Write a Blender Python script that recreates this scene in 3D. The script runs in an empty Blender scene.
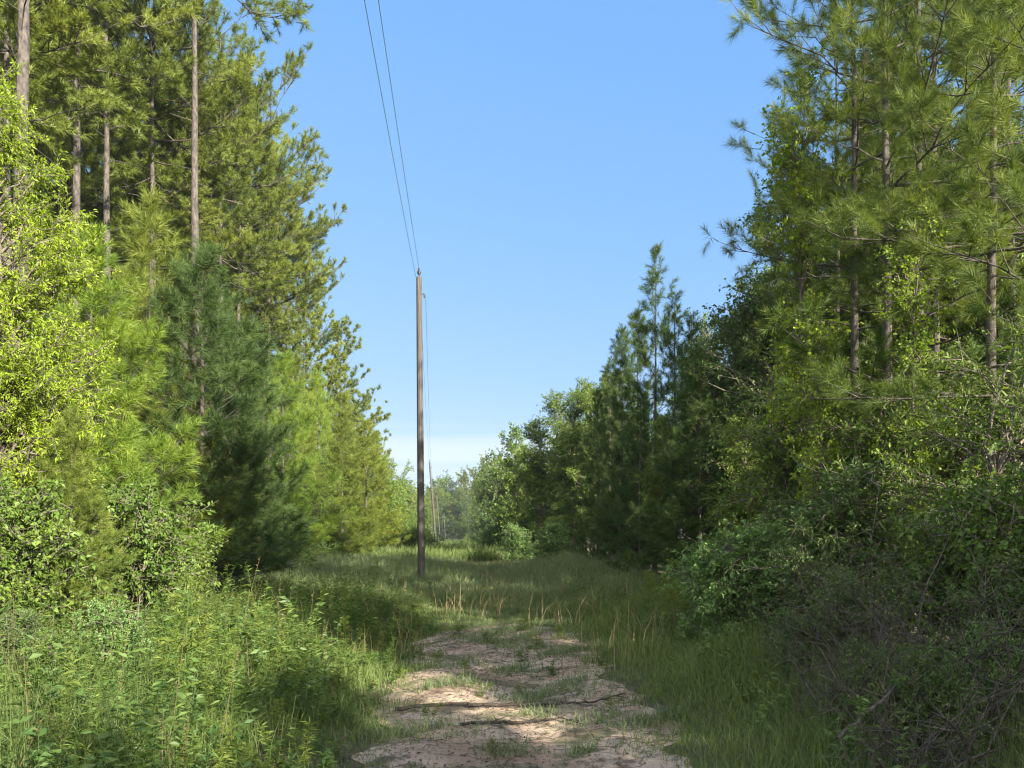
import bpy, math
import numpy as np

scene = bpy.context.scene
COL = scene.collection
F = 769.0            # focal length in pixels of the 1024 px wide frame
HZ = 538.0           # row of the horizon
CAM_Z = 1.6
EYE = np.array([0.0, 0.0, CAM_Z])

# ------------------------------------------------------------------ helpers
def gz(x, y):
    """terrain height"""
    x = np.asarray(x, float); y = np.asarray(y, float)
    ax = -1.0 - 0.067 * np.clip(y, -10, 400)
    off = x - ax
    bank = 0.16 * np.clip((np.abs(off) - 2.6) / 4.0, 0, 1) ** 1.5
    ruts = -0.05 * np.exp(-((off - 1.75) / 0.45) ** 2) - 0.05 * np.exp(-((off - 0.2) / 0.45) ** 2)
    crest = 0.10 * np.exp(-((y - 27.0) / 9.0) ** 2)
    bump = (0.05 * np.sin(x * 0.9 + 1.3) * np.sin(y * 0.7) + 0.02 * np.sin(x * 2.7 + y * 1.9) + 0.012 * np.sin(5.1 * x - 3.3 * y))
    return bank + ruts * np.clip((60 - y) / 30, 0, 1) + crest + bump * 0.9 - 0.02

def wx(px, d):
    return (px - 512.0) / F * d

def topz(py, d):
    return CAM_Z + (HZ - py) / F * d

def unit(v):
    return v / np.maximum(np.linalg.norm(v, axis=-1, keepdims=True), 1e-9)

def perp(d):
    ref = np.where(np.abs(d[..., 2:3]) > 0.9, np.array([1.0, 0, 0]), np.array([0, 0, 1.0]))
    a = unit(np.cross(d, ref)); b = np.cross(d, a)
    return a, b

class Geo:
    """collects triangles and quads for ONE mesh"""
    def __init__(self):
        self.v = []; self.t = []; self.q = []; self.tint = []; self.n = 0
    def add(self, v, tri=None, quad=None, tint=None):
        v = np.asarray(v, np.float32).reshape(-1, 3)
        if tri is not None and len(tri): self.t.append(np.asarray(tri, np.int32).reshape(-1, 3) + self.n)
        if quad is not None and len(quad): self.q.append(np.asarray(quad, np.int32).reshape(-1, 4) + self.n)
        self.v.append(v)
        if tint is None: tint = np.full(len(v), 0.5, np.float32)
        self.tint.append(np.broadcast_to(np.asarray(tint, np.float32), (len(v),)))
        self.n += len(v)
    def mesh(self, name, mat, smooth=False):
        me = bpy.data.meshes.new(name)
        v = np.concatenate(self.v)
        t = np.concatenate(self.t) if self.t else np.zeros((0, 3), np.int32)
        q = np.concatenate(self.q) if self.q else np.zeros((0, 4), np.int32)
        me.vertices.add(len(v)); me.vertices.foreach_set('co', v.ravel())
        loops = np.concatenate([t.ravel(), q.ravel()])
        me.loops.add(len(loops)); me.loops.foreach_set('vertex_index', loops)
        np_ = len(t) + len(q)
        me.polygons.add(np_)
        starts = np.concatenate([np.arange(len(t)) * 3, len(t) * 3 + np.arange(len(q)) * 4]).astype(np.int32)
        me.polygons.foreach_set('loop_start', starts)
        if smooth: me.polygons.foreach_set('use_smooth', np.ones(np_, bool))
        a = me.attributes.new('tint', 'FLOAT', 'POINT')
        a.data.foreach_set('value', np.concatenate(self.tint).astype(np.float32))
        me.update(calc_edges=True)
        me.materials.append(mat)
        return me

def tube(g, pts, rad, k=8, tint=0.5, cap=True):
    pts = np.asarray(pts, float); rad = np.broadcast_to(np.asarray(rad, float), (len(pts),))
    d = np.gradient(pts, axis=0); d = unit(d)
    m = unit(d.mean(0)); ref = np.array([1.0, 0, 0]) if abs(m[0]) < 0.8 else np.array([0, 1.0, 0])
    a = unit(np.cross(d, ref)); b = np.cross(d, a)
    th = np.arange(k) * 2 * math.pi / k
    ring = pts[:, None] + rad[:, None, None] * (np.cos(th)[None, :, None] * a[:, None] + np.sin(th)[None, :, None] * b[:, None])
    n = len(pts); i = np.arange(n - 1)[:, None] * k; j = np.arange(k)[None]; j2 = (j + 1) % k
    q = np.stack([i + j, i + j2, i + k + j2, i + k + j], -1).reshape(-1, 4)
    v = ring.reshape(-1, 3)
    tri = None
    if cap:
        v = np.concatenate([v, pts[-1:]]); c = len(v) - 1
        tri = np.stack([np.arange(k) + (n - 1) * k, (np.arange(k) + 1) % k + (n - 1) * k, np.full(k, c)], -1)
    g.add(v, tri, q, tint)

def sticks(g, p0, p1, r0, r1, k=3, tint=0.5):
    p0 = np.asarray(p0, float).reshape(-1, 3); p1 = np.asarray(p1, float).reshape(-1, 3)
    n = len(p0)
    if not n: return
    r0 = np.broadcast_to(np.asarray(r0, float), (n,)); r1 = np.broadcast_to(np.asarray(r1, float), (n,))
    a, b = perp(unit(p1 - p0)); th = np.arange(k) * 2 * math.pi / k
    off = np.cos(th)[None, :, None] * a[:, None] + np.sin(th)[None, :, None] * b[:, None]
    v = np.concatenate([p0[:, None] + off * r0[:, None, None], p1[:, None] + off * r1[:, None, None]], 1).reshape(-1, 3)
    base = np.arange(n)[:, None] * 2 * k; j = np.arange(k)[None]; j2 = (j + 1) % k
    q = np.stack([base + j, base + j2, base + k + j2, base + k + j], -1).reshape(-1, 4)
    g.add(v, None, q, tint)

def needles(g, rng, P, D, L, n, nl, nw, droop=0.0, spread=(25, 65), tintv=None):
    """tufts: n needles round each shoot (start P, direction D, length L)"""
    S = len(P)
    t = rng.random((S, n)) ** 0.7
    a, b = perp(D)
    az = rng.random((S, n)) * 2 * math.pi
    ang = np.radians(spread[1] + (spread[0] - spread[1]) * t + rng.normal(0, 8, (S, n)))
    d = (np.cos(ang)[..., None] * D[:, None] + np.sin(ang)[..., None] * (np.cos(az)[..., None] * a[:, None] + np.sin(az)[..., None] * b[:, None]))
    base = P[:, None] + D[:, None] * (t * L[:, None])[..., None]
    ln = nl * rng.uniform(0.7, 1.1, (S, n))
    tip = base + d * ln[..., None]; tip[..., 2] -= droop * ln
    side = unit(np.cross(d, rng.normal(size=(S, n, 3)))) * (nw / 2)
    v = np.stack([base - side, base + side, tip], 2).reshape(-1, 3)
    m = S * n
    tt = rng.random(S) if tintv is None else tintv
    tint = np.repeat(np.repeat(tt, n) * 0.7 + rng.random(m) * 0.3, 3)
    g.add(v, np.arange(m * 3).reshape(-1, 3), None, tint)

def leaves(g, rng, P, D, ll, lw, up=0.5, fold=0.25, tintv=None):
    """one folded leaf of two triangles at each P, growing along D"""
    n = len(P)
    s = ll * rng.uniform(0.4, 1.25, n)[:, None]
    nrm = unit(rng.normal(size=(n, 3)) + np.array([0, 0, up * 2.0]))
    side = unit(np.cross(D, nrm)); nrm = np.cross(side, D)
    w = s * (lw / ll) * 0.5
    tip = P + D * s; tip[:, 2] -= (s[:, 0] * 0.15)
    mid = P + D * s * 0.42
    v = np.stack([P, mid - side * w + nrm * w * fold * 2, tip, mid + side * w + nrm * w * fold * 2], 1).reshape(-1, 3)
    i = np.arange(n)[:, None] * 4
    tri = np.concatenate([i + np.array([0, 1, 2]), i + np.array([0, 2, 3])], 0)
    tt = rng.random(n) if tintv is None else tintv * 0.7 + rng.random(n) * 0.3
    g.add(v, tri, None, np.repeat(tt, 4))

# ------------------------------------------------------------------ materials
def nt(name):
    m = bpy.data.materials.new(name); m.use_nodes = True
    n = m.node_tree; n.nodes.clear()
    out = n.nodes.new('ShaderNodeOutputMaterial')
    return m, n, out

def ramp(n, fac, stops):
    r = n.nodes.new('ShaderNodeValToRGB')
    e = r.color_ramp.elements
    while len(e) < len(stops): e.new(0.5)
    for k, (p, c) in enumerate(stops):
        e[k].position = p; e[k].color = (*c, 1)
    n.links.new(fac, r.inputs[0])
    return r.outputs[0]

def leaf_mat(name, dark, light, transl=0.35, gloss=0.06, rough=0.45, vary=0.35):
    """leaf: each leaf and each plant has its own shade of green"""
    m, n, out = nt(name)
    at = n.nodes.new('ShaderNodeAttribute'); at.attribute_name = 'tint'
    oi = n.nodes.new('ShaderNodeObjectInfo')
    mx = n.nodes.new('ShaderNodeMath'); mx.operation = 'MULTIPLY_ADD'
    mx.inputs[1].default_value = vary
    sc = n.nodes.new('ShaderNodeMath'); sc.operation = 'MULTIPLY'; sc.inputs[1].default_value = 1 - vary
    n.links.new(at.outputs['Fac'], sc.inputs[0])
    n.links.new(oi.outputs['Random'], mx.inputs[0]); n.links.new(sc.outputs[0], mx.inputs[2])
    mid = tuple((a + b) / 2 for a, b in zip(dark, light))
    col = ramp(n, mx.outputs[0], [(0.08, dark), (0.5, mid), (0.92, light)])
    df = n.nodes.new('ShaderNodeBsdfDiffuse'); n.links.new(col, df.inputs[0])
    tr = n.nodes.new('ShaderNodeBsdfTranslucent')
    br = n.nodes.new('ShaderNodeMix'); br.data_type = 'RGBA'; br.blend_type = 'MULTIPLY'; br.inputs[0].default_value = 1
    n.links.new(col, br.inputs[6]); br.inputs[7].default_value = (1.5, 1.35, 0.7, 1)
    n.links.new(br.outputs[2], tr.inputs[0])
    s1 = n.nodes.new('ShaderNodeMixShader'); s1.inputs[0].default_value = transl
    n.links.new(df.outputs[0], s1.inputs[1]); n.links.new(tr.outputs[0], s1.inputs[2])
    gl = n.nodes.new('ShaderNodeBsdfGlossy'); gl.inputs['Roughness'].default_value = rough
    gl.inputs[0].default_value = (0.9, 0.95, 0.9, 1)
    s2 = n.nodes.new('ShaderNodeMixShader'); s2.inputs[0].default_value = gloss
    n.links.new(s1.outputs[0], s2.inputs[1]); n.links.new(gl.outputs[0], s2.inputs[2])
    n.links.new(s2.outputs[0], out.inputs[0])
    return m

def bark_mat(name, dark, light, scale=6.0, stretch=0.18):
    m, n, out = nt(name)
    tc = n.nodes.new('ShaderNodeTexCoord'); mp = n.nodes.new('ShaderNodeMapping')
    mp.inputs['Scale'].default_value = (1, 1, stretch)
    n.links.new(tc.outputs['Object'], mp.inputs[0])
    ns = n.nodes.new('ShaderNodeTexNoise'); ns.inputs['Scale'].default_value = scale * 3; ns.inputs['Detail'].default_value = 5
    n.links.new(mp.outputs[0], ns.inputs[0])
    col = ramp(n, ns.outputs[0], [(0.33, dark), (0.52, tuple((a + b) / 2 for a, b in zip(dark, light))), (0.68, light)])
    p = n.nodes.new('ShaderNodeBsdfPrincipled'); p.inputs['Roughness'].default_value = 0.9
    n.links.new(col, p.inputs['Base Color'])
    bp = n.nodes.new('ShaderNodeBump'); bp.inputs['Strength'].default_value = 0.8; bp.inputs['Distance'].default_value = 0.03
    n.links.new(ns.outputs[0], bp.inputs['Height']); n.links.new(bp.outputs[0], p.inputs['Normal'])
    n.links.new(p.outputs[0], out.inputs[0])
    return m

M = {}
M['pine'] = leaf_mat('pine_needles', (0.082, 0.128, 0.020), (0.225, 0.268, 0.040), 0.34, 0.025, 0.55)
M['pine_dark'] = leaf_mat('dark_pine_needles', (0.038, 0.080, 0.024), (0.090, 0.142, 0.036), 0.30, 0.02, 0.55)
M['pine_bright'] = leaf_mat('young_pine_needles', (0.098, 0.180, 0.022), (0.240, 0.325, 0.042), 0.38, 0.025, 0.55)
M['pine_mid'] = leaf_mat('mid_pine_needles', (0.064, 0.116, 0.022), (0.180, 0.232, 0.040), 0.34, 0.025, 0.55)
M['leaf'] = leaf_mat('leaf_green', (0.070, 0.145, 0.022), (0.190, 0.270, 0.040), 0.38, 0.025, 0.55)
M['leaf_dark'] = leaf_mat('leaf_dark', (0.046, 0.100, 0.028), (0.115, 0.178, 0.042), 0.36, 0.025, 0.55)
M['leaf_bright'] = leaf_mat('leaf_bright', (0.128, 0.225, 0.016), (0.285, 0.385, 0.030), 0.42, 0.02, 0.55)
M['leaf_yellow'] = leaf_mat('leaf_yellow', (0.232, 0.246, 0.043), (0.493, 0.420, 0.072), 0.42, 0.04)
M['shrub'] = leaf_mat('shrub_leaf', (0.046, 0.105, 0.026), (0.125, 0.195, 0.048), 0.36, 0.025, 0.55)
M['shrub_pale'] = leaf_mat('pale_shrub_leaf', (0.100, 0.205, 0.055), (0.195, 0.315, 0.090), 0.36, 0.025, 0.55)
M['weed_light'] = leaf_mat('feathery_weed_leaf', (0.075, 0.140, 0.024), (0.215, 0.265, 0.048), 0.40, 0.02, 0.6)
M['weed'] = leaf_mat('weed_leaf', (0.040, 0.095, 0.018), (0.135, 0.195, 0.036), 0.36, 0.02, 0.6, 0.1)
M['grass'] = leaf_mat('grass_blade', (0.100, 0.155, 0.070), (0.240, 0.285, 0.140), 0.32, 0.02, 0.6)
M['grass_fresh'] = leaf_mat('fresh_grass_blade', (0.060, 0.114, 0.032), (0.165, 0.216, 0.064), 0.34, 0.02, 0.6)
M['dry'] = leaf_mat('dry_stem', (0.12, 0.095, 0.05), (0.26, 0.21, 0.11), 0.1, 0.03)
M['bark_pine'] = bark_mat('pine_bark', (0.030, 0.027, 0.026), (0.125, 0.106, 0.094), 5, 0.4)
M['bark'] = bark_mat('grey_bark', (0.06, 0.052, 0.042), (0.20, 0.175, 0.145), 9)
M['twig'] = bark_mat('dead_twig', (0.030, 0.026, 0.022), (0.125, 0.110, 0.095), 9)
M['pole'] = bark_mat('weathered_pole', (0.046, 0.043, 0.040), (0.098, 0.090, 0.082), 8, 0.06)

def simple(name, c, rough=0.5, metal=0.0):
    m, n, out = nt(name)
    p = n.nodes.new('ShaderNodeBsdfPrincipled')
    p.inputs['Base Color'].default_value = (*c, 1); p.inputs['Roughness'].default_value = rough; p.inputs['Metallic'].default_value = metal
    n.links.new(p.outputs[0], out.inputs[0])
    return m
M['wire'] = simple('oxidised_wire', (0.20, 0.30, 0.30), 0.5, 0.3)
M['porcelain'] = simple('dark_porcelain', (0.035, 0.032, 0.032), 0.3)
M['steel'] = simple('weathered_steel', (0.06, 0.06, 0.062), 0.6, 0.5)

def tex(n, scale, detail=6, vec=None, rough=0.55):
    t = n.nodes.new('ShaderNodeTexNoise'); t.inputs['Scale'].default_value = scale; t.inputs['Detail'].default_value = detail
    t.inputs['Roughness'].default_value = rough
    if vec is not None: n.links.new(vec, t.inputs[0])
    return t.outputs[0]

def mixc(n, fac, a, b):
    m = n.nodes.new('ShaderNodeMix'); m.data_type = 'RGBA'
    n.links.new(fac, m.inputs[0]); n.links.new(a, m.inputs[6]); n.links.new(b, m.inputs[7])
    return m.outputs[2]

def ground_material():
    m, n, out = nt('forest_soil')
    tc = n.nodes.new('ShaderNodeTexCoord'); P = tc.outputs['Object']
    c1 = ramp(n, tex(n, 9, 8, P), [(0.3, (0.035, 0.030, 0.020)), (0.5, (0.075, 0.062, 0.038)), (0.7, (0.14, 0.105, 0.06))])
    c2 = ramp(n, tex(n, 14, 8, P), [(0.3, (0.032, 0.045, 0.016)), (0.7, (0.085, 0.10, 0.038))])
    f = ramp(n, tex(n, 0.8, 4, P), [(0.42, (0, 0, 0)), (0.56, (1, 1, 1))])
    col = mixc(n, f, c1, c2)
    p = n.nodes.new('ShaderNodeBsdfPrincipled'); p.inputs['Roughness'].default_value = 0.95
    n.links.new(col, p.inputs['Base Color'])
    bp = n.nodes.new('ShaderNodeBump'); bp.inputs['Distance'].default_value = 0.04; bp.inputs['Strength'].default_value = 0.9
    n.links.new(tex(n, 22, 8, P), bp.inputs['Height']); n.links.new(bp.outputs[0], p.inputs['Normal'])
    n.links.new(p.outputs[0], out.inputs[0])
    return m

def road_material():
    m, n, out = nt('sandy_clay')
    tc = n.nodes.new('ShaderNodeTexCoord'); P = tc.outputs['Object']
    mp = n.nodes.new('ShaderNodeMapping'); mp.inputs['Scale'].default_value = (0.95, 1.05, 1); n.links.new(P, mp.inputs[0])
    Q = mp.outputs[0]
    big = tex(n, 0.9, 5, Q)
    clay = ramp(n, big, [(0.32, (0.28, 0.185, 0.125)), (0.48, (0.41, 0.300, 0.220)), (0.62, (0.49, 0.385, 0.295)), (0.75, (0.42, 0.255, 0.16))])
    fine = ramp(n, tex(n, 34, 9, P, 0.7), [(0.28, (0.50, 0.48, 0.46)), (0.5, (0.92, 0.92, 0.92)), (0.72, (1.12, 1.1, 1.08))])
    mul = n.nodes.new('ShaderNodeMix'); mul.data_type = 'RGBA'; mul.blend_type = 'MULTIPLY'; mul.inputs[0].default_value = 1
    n.links.new(clay, mul.inputs[6]); n.links.new(fine, mul.inputs[7])
    # dark leaf litter and moss, in ragged patches drawn across the track by run-off
    litter = ramp(n, tex(n, 60, 6, P), [(0.35, (0.035, 0.028, 0.018)), (0.6, (0.10, 0.075, 0.045))])
    lf = ramp(n, tex(n, 1.7, 10, Q, 0.72), [(0.51, (0, 0, 0)), (0.60, (0.85, 0.85, 0.85))])
    c = mixc(n, lf, mul.outputs[2], litter)
    moss = ramp(n, tex(n, 40, 6, P), [(0.3, (0.04, 0.055, 0.018)), (0.7, (0.11, 0.125, 0.045))])
    mf_n = n.nodes.new('ShaderNodeMapping'); mf_n.inputs['Location'].default_value = (7, 3, 0); n.links.new(Q, mf_n.inputs[0])
    mf = ramp(n, tex(n, 1.3, 9, mf_n.outputs[0], 0.68), [(0.53, (0, 0, 0)), (0.62, (0.7, 0.7, 0.7))])
    c = mixc(n, mf, c, moss)
    # worn crust broken by wandering cracks filled with dark soil
    wob = n.nodes.new('ShaderNodeTexNoise'); wob.inputs['Scale'].default_value = 3.0; wob.inputs['Detail'].default_value = 6; n.links.new(P, wob.inputs[0])
    add = n.nodes.new('ShaderNodeMix'); add.data_type = 'RGBA'; add.blend_type = 'LINEAR_LIGHT'; add.inputs[0].default_value = 0.35
    sq = n.nodes.new('ShaderNodeMapping'); sq.inputs['Scale'].default_value = (0.55, 1.0, 1); n.links.new(P, sq.inputs[0])
    n.links.new(sq.outputs[0], add.inputs[6]); n.links.new(wob.outputs[1], add.inputs[7])
    vo = n.nodes.new('ShaderNodeTexVoronoi'); vo.feature = 'DISTANCE_TO_EDGE'; vo.inputs['Scale'].default_value = 1.7; n.links.new(add.outputs[2], vo.inputs[0])
    ck = ramp(n, vo.outputs[0], [(0.006, (0.9, 0.9, 0.9)), (0.035, (0, 0, 0))])
    soil = ramp(n, tex(n, 30, 5, P), [(0.35, (0.045, 0.038, 0.024)), (0.65, (0.085, 0.085, 0.038))])
    c = mixc(n, ck, c, soil)
    p = n.nodes.new('ShaderNodeBsdfPrincipled'); p.inputs['Roughness'].default_value = 0.92
    n.links.new(c, p.inputs['Base Color'])
    bp = n.nodes.new('ShaderNodeBump'); bp.inputs['Distance'].default_value = 0.03; bp.inputs['Strength'].default_value = 1.0
    n.links.new(tex(n, 8, 10, P, 0.7), bp.inputs['Height']); n.links.new(bp.outputs[0], p.inputs['Normal'])
    n.links.new(p.outputs[0], out.inputs[0])
    return m

# ------------------------------------------------------------------ object bookkeeping
def link(o, parent=None):
    COL.objects.link(o)
    if parent is not None: o.parent = parent
    return o

def tag(o, label=None, cat=None, group=None, kind=None):
    if label: o['label'] = label
    if cat: o['category'] = cat
    if group: o['group'] = group
    if kind: o['kind'] = kind
    return o

def plant(parts, name, label, cat, loc, rot=0.0, scale=(1, 1, 1), group=None, lean=(0, 0)):
    """an Empty at the base that parents one object per part mesh"""
    r = bpy.data.objects.new(name, None); r.empty_display_size = 0.3
    link(r); r.location = loc; r.rotation_euler = (lean[0], lean[1], rot); r.scale = scale
    tag(r, label, cat, group)
    for pn, me in parts:
        link(bpy.data.objects.new(pn, me), r)
    return r

# ------------------------------------------------------------------ plant builders
def trunk_path(rng, H, n=16, wob=0.012):
    z = np.linspace(-0.3, H, n); k = np.cumsum(rng.normal(0, wob * H / n, (n, 2)), 0)
    k -= k[1]
    return np.column_stack([k, z])

def at_z(path, z):
    return np.array([np.interp(z, path[:, 2], path[:, 0]), np.interp(z, path[:, 2], path[:, 1]), z])

def pine(seed, H, cb, R, young, rad, mat, whorl=0.5, per=4, dens=3.0, npn=30, nlen=0.2, nw=0.009, stubs=0, droop=0.1, sub=1.0, clump=1, gap=0.0, shoot=(0.16, 0.30), el0=None):
    rng = np.random.default_rng(seed)
    gw, gn = Geo(), Geo()
    path = trunk_path(rng, H)
    rr = rad * np.clip(1 - np.linspace(0, 1, len(path)) * 0.93, 0.05, 1); rr[0] *= 1.5; rr[1] *= 1.15
    tube(gw, path, rr, 9)
    S_p, S_d, S_l, S_t = [], [], [], []; tone = [0.5]; a0, a1, ar0, ar1 = [], [], [], []
    def shoots(p, d, l):
        S_p.append(p); S_d.append(d); S_l.append(l); S_t.append(min(1.0, max(0.0, tone[0] + rng.normal(0, 0.15))))
    cz = cb * H; z = cz
    az0 = 0
    while z < H * 0.99:
        t = (z - cz) / (H - cz)
        prof = (1 - t) ** 0.8 * 0.94 + 0.06 if young else (math.sin(math.pi * (0.2 + 0.74 * t)) ** 0.8 + 0.04)
        nb = per + rng.integers(-1, 2); az0 += rng.random() * 2
        for b in range(nb):
            if rng.random() < gap: continue
            az = az0 + b * 2 * math.pi / nb + rng.normal(0, 0.25)
            tone[0] = rng.random() ** 1.2
            L = R * prof * rng.uniform(0.5, 1.2)
            lo, hi = (el0 if el0 else ((10, 62) if young else (-6, 55)))
            el = math.radians(lo + (hi - lo) * t ** 1.3 + rng.normal(0, 7))
            hd = np.array([math.cos(az), math.sin(az), 0.0])
            s = np.linspace(0, 1, 7)
            curl = rng.uniform(0.05, 0.3)
            side = np.array([-hd[1], hd[0], 0]) * rng.normal(0, 0.12)
            zz = z + rng.normal(0, 0.08)
            p = at_z(path, zz)[None] + hd[None] * (L * math.cos(el) * s)[:, None] + side[None] * (L * s ** 2)[:, None]
            p[:, 2] += L * (math.sin(el) * s + curl * s ** 2 - 0.12 * np.sin(s * math.pi) * (0 if young else 1))
            p[1:-1] += rng.normal(0, 0.025 * L ** 0.5, (5, 3))
            br = max(0.005, 0.0095 * L * (rad / 0.15) ** 0.3)
            a0.append(p[:-1]); a1.append(p[1:]); ar0.append(br * (1 - s[:-1] * 0.85)); ar1.append(br * (1 - s[1:] * 0.85))
            nl = max(2, int(L * dens))
            ss = np.sort(rng.uniform(0.28 if L > 0.8 else 0.05, 1.0, nl)); ss[-1] = 1.0
            for k, q in enumerate(ss):
                bp = np.array([np.interp(q, s, p[:, c]) for c in range(3)])
                i = min(5, int(q * 6)); bd = unit(p[i + 1] - p[i])
                sg = 1 if k % 2 else -1
                an = sg * math.radians(rng.uniform(25, 65)) * (0.2 if q > 0.99 else 1)
                ld = np.array([bd[0] * math.cos(an) - bd[1] * math.sin(an), bd[0] * math.sin(an) + bd[1] * math.cos(an), bd[2] + rng.uniform(-0.05, 0.45)])
                ld = unit(ld)
                ll = rng.uniform(0.5, 1.1) * sub * (0.30 * L * (1.2 - q) + 0.12)
                e = bp + ld * ll
                a0.append(bp[None]); a1.append(e[None]); ar0.append([br * 0.35 + 0.002]); ar1.append([0.003])
                m = 1 + int(ll / 0.20)
                for j in range(m):
                    u = 1 - j / m * 0.8
                    dd = unit(ld + rng.normal(0, 0.35 if j else 0.15, 3) + np.array([0, 0, 0.35]))
                    shoots(bp + ld * ll * u, dd, rng.uniform(*shoot))
                for j in range(clump):   # a rosette of shoots at the end of the twig
                    shoots(e, unit(ld * 0.6 + rng.normal(0, 0.55, 3) + np.array([0, 0, 0.3])), rng.uniform(*shoot))
        z += whorl * rng.uniform(0.7, 1.3)
    for k in range(5):
        shoots(path[-1] - np.array([0, 0, 0.05 * k]), unit(np.array([rng.normal(0, .35), rng.normal(0, .35), 1.0])), rng.uniform(0.25, 0.45))
    for k in range(stubs):
        zz = rng.uniform(0.12, max(cb, 0.2)) * H; az = rng.random() * 6.28; L = rng.uniform(0.3, 1.3)
        p = at_z(path, zz); e = p + np.array([math.cos(az), math.sin(az), rng.uniform(-0.25, 0.3)]) * L
        a0.append(p[None]); a1.append(e[None]); ar0.append([0.018]); ar1.append([0.005])
    sticks(gw, np.concatenate(a0), np.concatenate(a1), np.concatenate(ar0), np.concatenate(ar1), 4, 0.5)
    P, D, Ls = np.array(S_p), np.array(S_d), np.array(S_l)
    needles(gn, rng, P, D, Ls, npn, nlen, nw, droop, (25, 65), np.array(S_t))
    return [('trunk', gw.mesh('pine_trunk', M['bark_pine'], True)), ('crown', gn.mesh('pine_crown', M[mat]))], H

def broadleaf(seed, H, lobes, mat, ll=0.08, lw=0.045, nlimb=60, twigs=9, lpt=9, rad=0.09, stems=1, twl=0.45, bark='bark', up=0.5, base_spread=0.1, spray=0.045, tintlimb=0.5):
    """lobes: (x, y, z, rx, ry, rz) ellipsoids that the limbs reach into"""
    rng = np.random.default_rng(seed)
    gw, gl = Geo(), Geo()
    paths = []
    for k in range(stems):
        p = trunk_path(rng, H * (0.86 if stems == 1 else rng.uniform(0.55, 0.9)), 12, 0.035)
        if stems > 1:
            az = rng.random() * 6.28; r = rng.uniform(0, base_spread)
            p[:, 0] += math.cos(az) * (r + (p[:, 2].clip(0)) * rng.uniform(0.05, 0.35)); p[:, 1] += math.sin(az) * (r + p[:, 2].clip(0) * rng.uniform(0.05, 0.35))
        tube(gw, p, rad * np.clip(1 - np.linspace(0, 1, 12) * 0.9, 0.06, 1), 7)
        paths.append(p)
    lob = np.array(lobes, float)
    wgt = lob[:, 3] * lob[:, 4] * lob[:, 5]; wgt = wgt ** 0.8; wgt /= wgt.sum()
    a0, a1, b0, b1 = [], [], [], []; LP, LD, LT = [], [], []
    for i in range(nlimb):
        L = lob[rng.choice(len(lob), p=wgt)]
        v = unit(rng.normal(size=3)) * rng.uniform(0.45, 1.0) ** 0.5
        tgt = L[:3] + v * L[3:]
        tgt[2] = max(tgt[2], 0.12)
        path = paths[rng.integers(len(paths))]
        dist = np.hypot(tgt[0] - path[:, 0], tgt[1] - path[:, 1])
        zs = np.clip(tgt[2] - rng.uniform(0.25, 0.8) * dist.min() - 0.05 * H, 0.08, path[-1, 2])
        st = at_z(path, zs)
        s = np.linspace(0, 1, 6)[:, None]
        ln = np.linalg.norm(tgt - st)
        p = st + (tgt - st) * s; p[:, 2] += 0.12 * ln * np.sin(s[:, 0] * math.pi)
        p[1:-1] += rng.normal(0, 0.05 * ln, (4, 3))
        br = min(rad * 0.5, 0.006 + 0.012 * ln)
        a0.append(p[:-1]); a1.append(p[1:]); b0.append(br * (1 - s[:-1, 0] * 0.8)); b1.append(br * (1 - s[1:, 0] * 0.8))
        out = unit(p[-1] - p[-2])
        tw = rng.uniform(0.35, 1.0, twigs); tw[0] = 1
        tp = np.column_stack([np.interp(tw, s[:, 0], p[:, c]) for c in range(3)])
        td = unit(out[None] * 0.7 + rng.normal(0, 0.75, (twigs, 3)) + np.array([0, 0, 0.25]))
        tl = twl * rng.uniform(0.5, 1.2, twigs)
        te = tp + td * tl[:, None]; te[:, 2] -= 0.06 * tl
        a0.append(tp); a1.append(te); b0.append(np.full(twigs, 0.006)); b1.append(np.full(twigs, 0.002))
        u = rng.random((twigs, lpt)) ** 0.8
        lp = tp[:, None] + (te - tp)[:, None] * u[..., None] + rng.normal(0, spray * twl, (twigs, lpt, 3))
        ld = unit(td[:, None] * 0.6 + rng.normal(0, 0.7, (twigs, lpt, 3)) + np.array([0, 0, -0.1]))
        LP.append(lp.reshape(-1, 3)); LD.append(ld.reshape(-1, 3)); LT.append(np.full(twigs * lpt, rng.random()))
    sticks(gw, np.concatenate(a0), np.concatenate(a1), np.concatenate(b0), np.concatenate(b1), 4)
    LP = np.concatenate(LP); LD = np.concatenate(LD); LT = np.concatenate(LT)
    k = LP[:, 2] > 0.03
    leaves(gl, rng, LP[k], LD[k], ll, lw, up, 0.25, LT[k])
    nm = 'trunk' if stems == 1 else 'stem'
    return [(nm, gw.mesh('woody_' + nm, M[bark], True)), ('crown' if stems == 1 else 'foliage', gl.mesh('leaf_crown', M[mat]))], H

def lobes_tree(seed, H, R, base=0.25, n=7):
    rng = np.random.default_rng(seed); o = []
    for k in range(n):
        t = (k + rng.random()) / n; z = H * (base + (0.93 - base) * t)
        w = R * (math.sin(math.pi * (0.18 + 0.74 * t)) ** 0.7) * 0.62
        az = k * 2.4 + rng.random(); off = R * 0.42 * rng.uniform(0.4, 1.0) * (1 - 0.6 * t)
        o.append((math.cos(az) * off, math.sin(az) * off, z, w, w, max(w * 0.8, H * 0.07)))
    return o

def lobes_bush(seed, H, R, n=6):
    rng = np.random.default_rng(seed); o = []
    for k in range(n):
        az = k * 2.4 + rng.random(); off = R * rng.uniform(0.1, 0.6); r = R * rng.uniform(0.35, 0.55)
        z = H * rng.uniform(0.3, 0.75)
        o.append((math.cos(az) * off, math.sin(az) * off, z, r, r, min(z * 0.95, H * 0.35)))
    o.append((0, 0, H * 0.7, R * 0.4, R * 0.4, H * 0.3))
    return o

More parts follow.
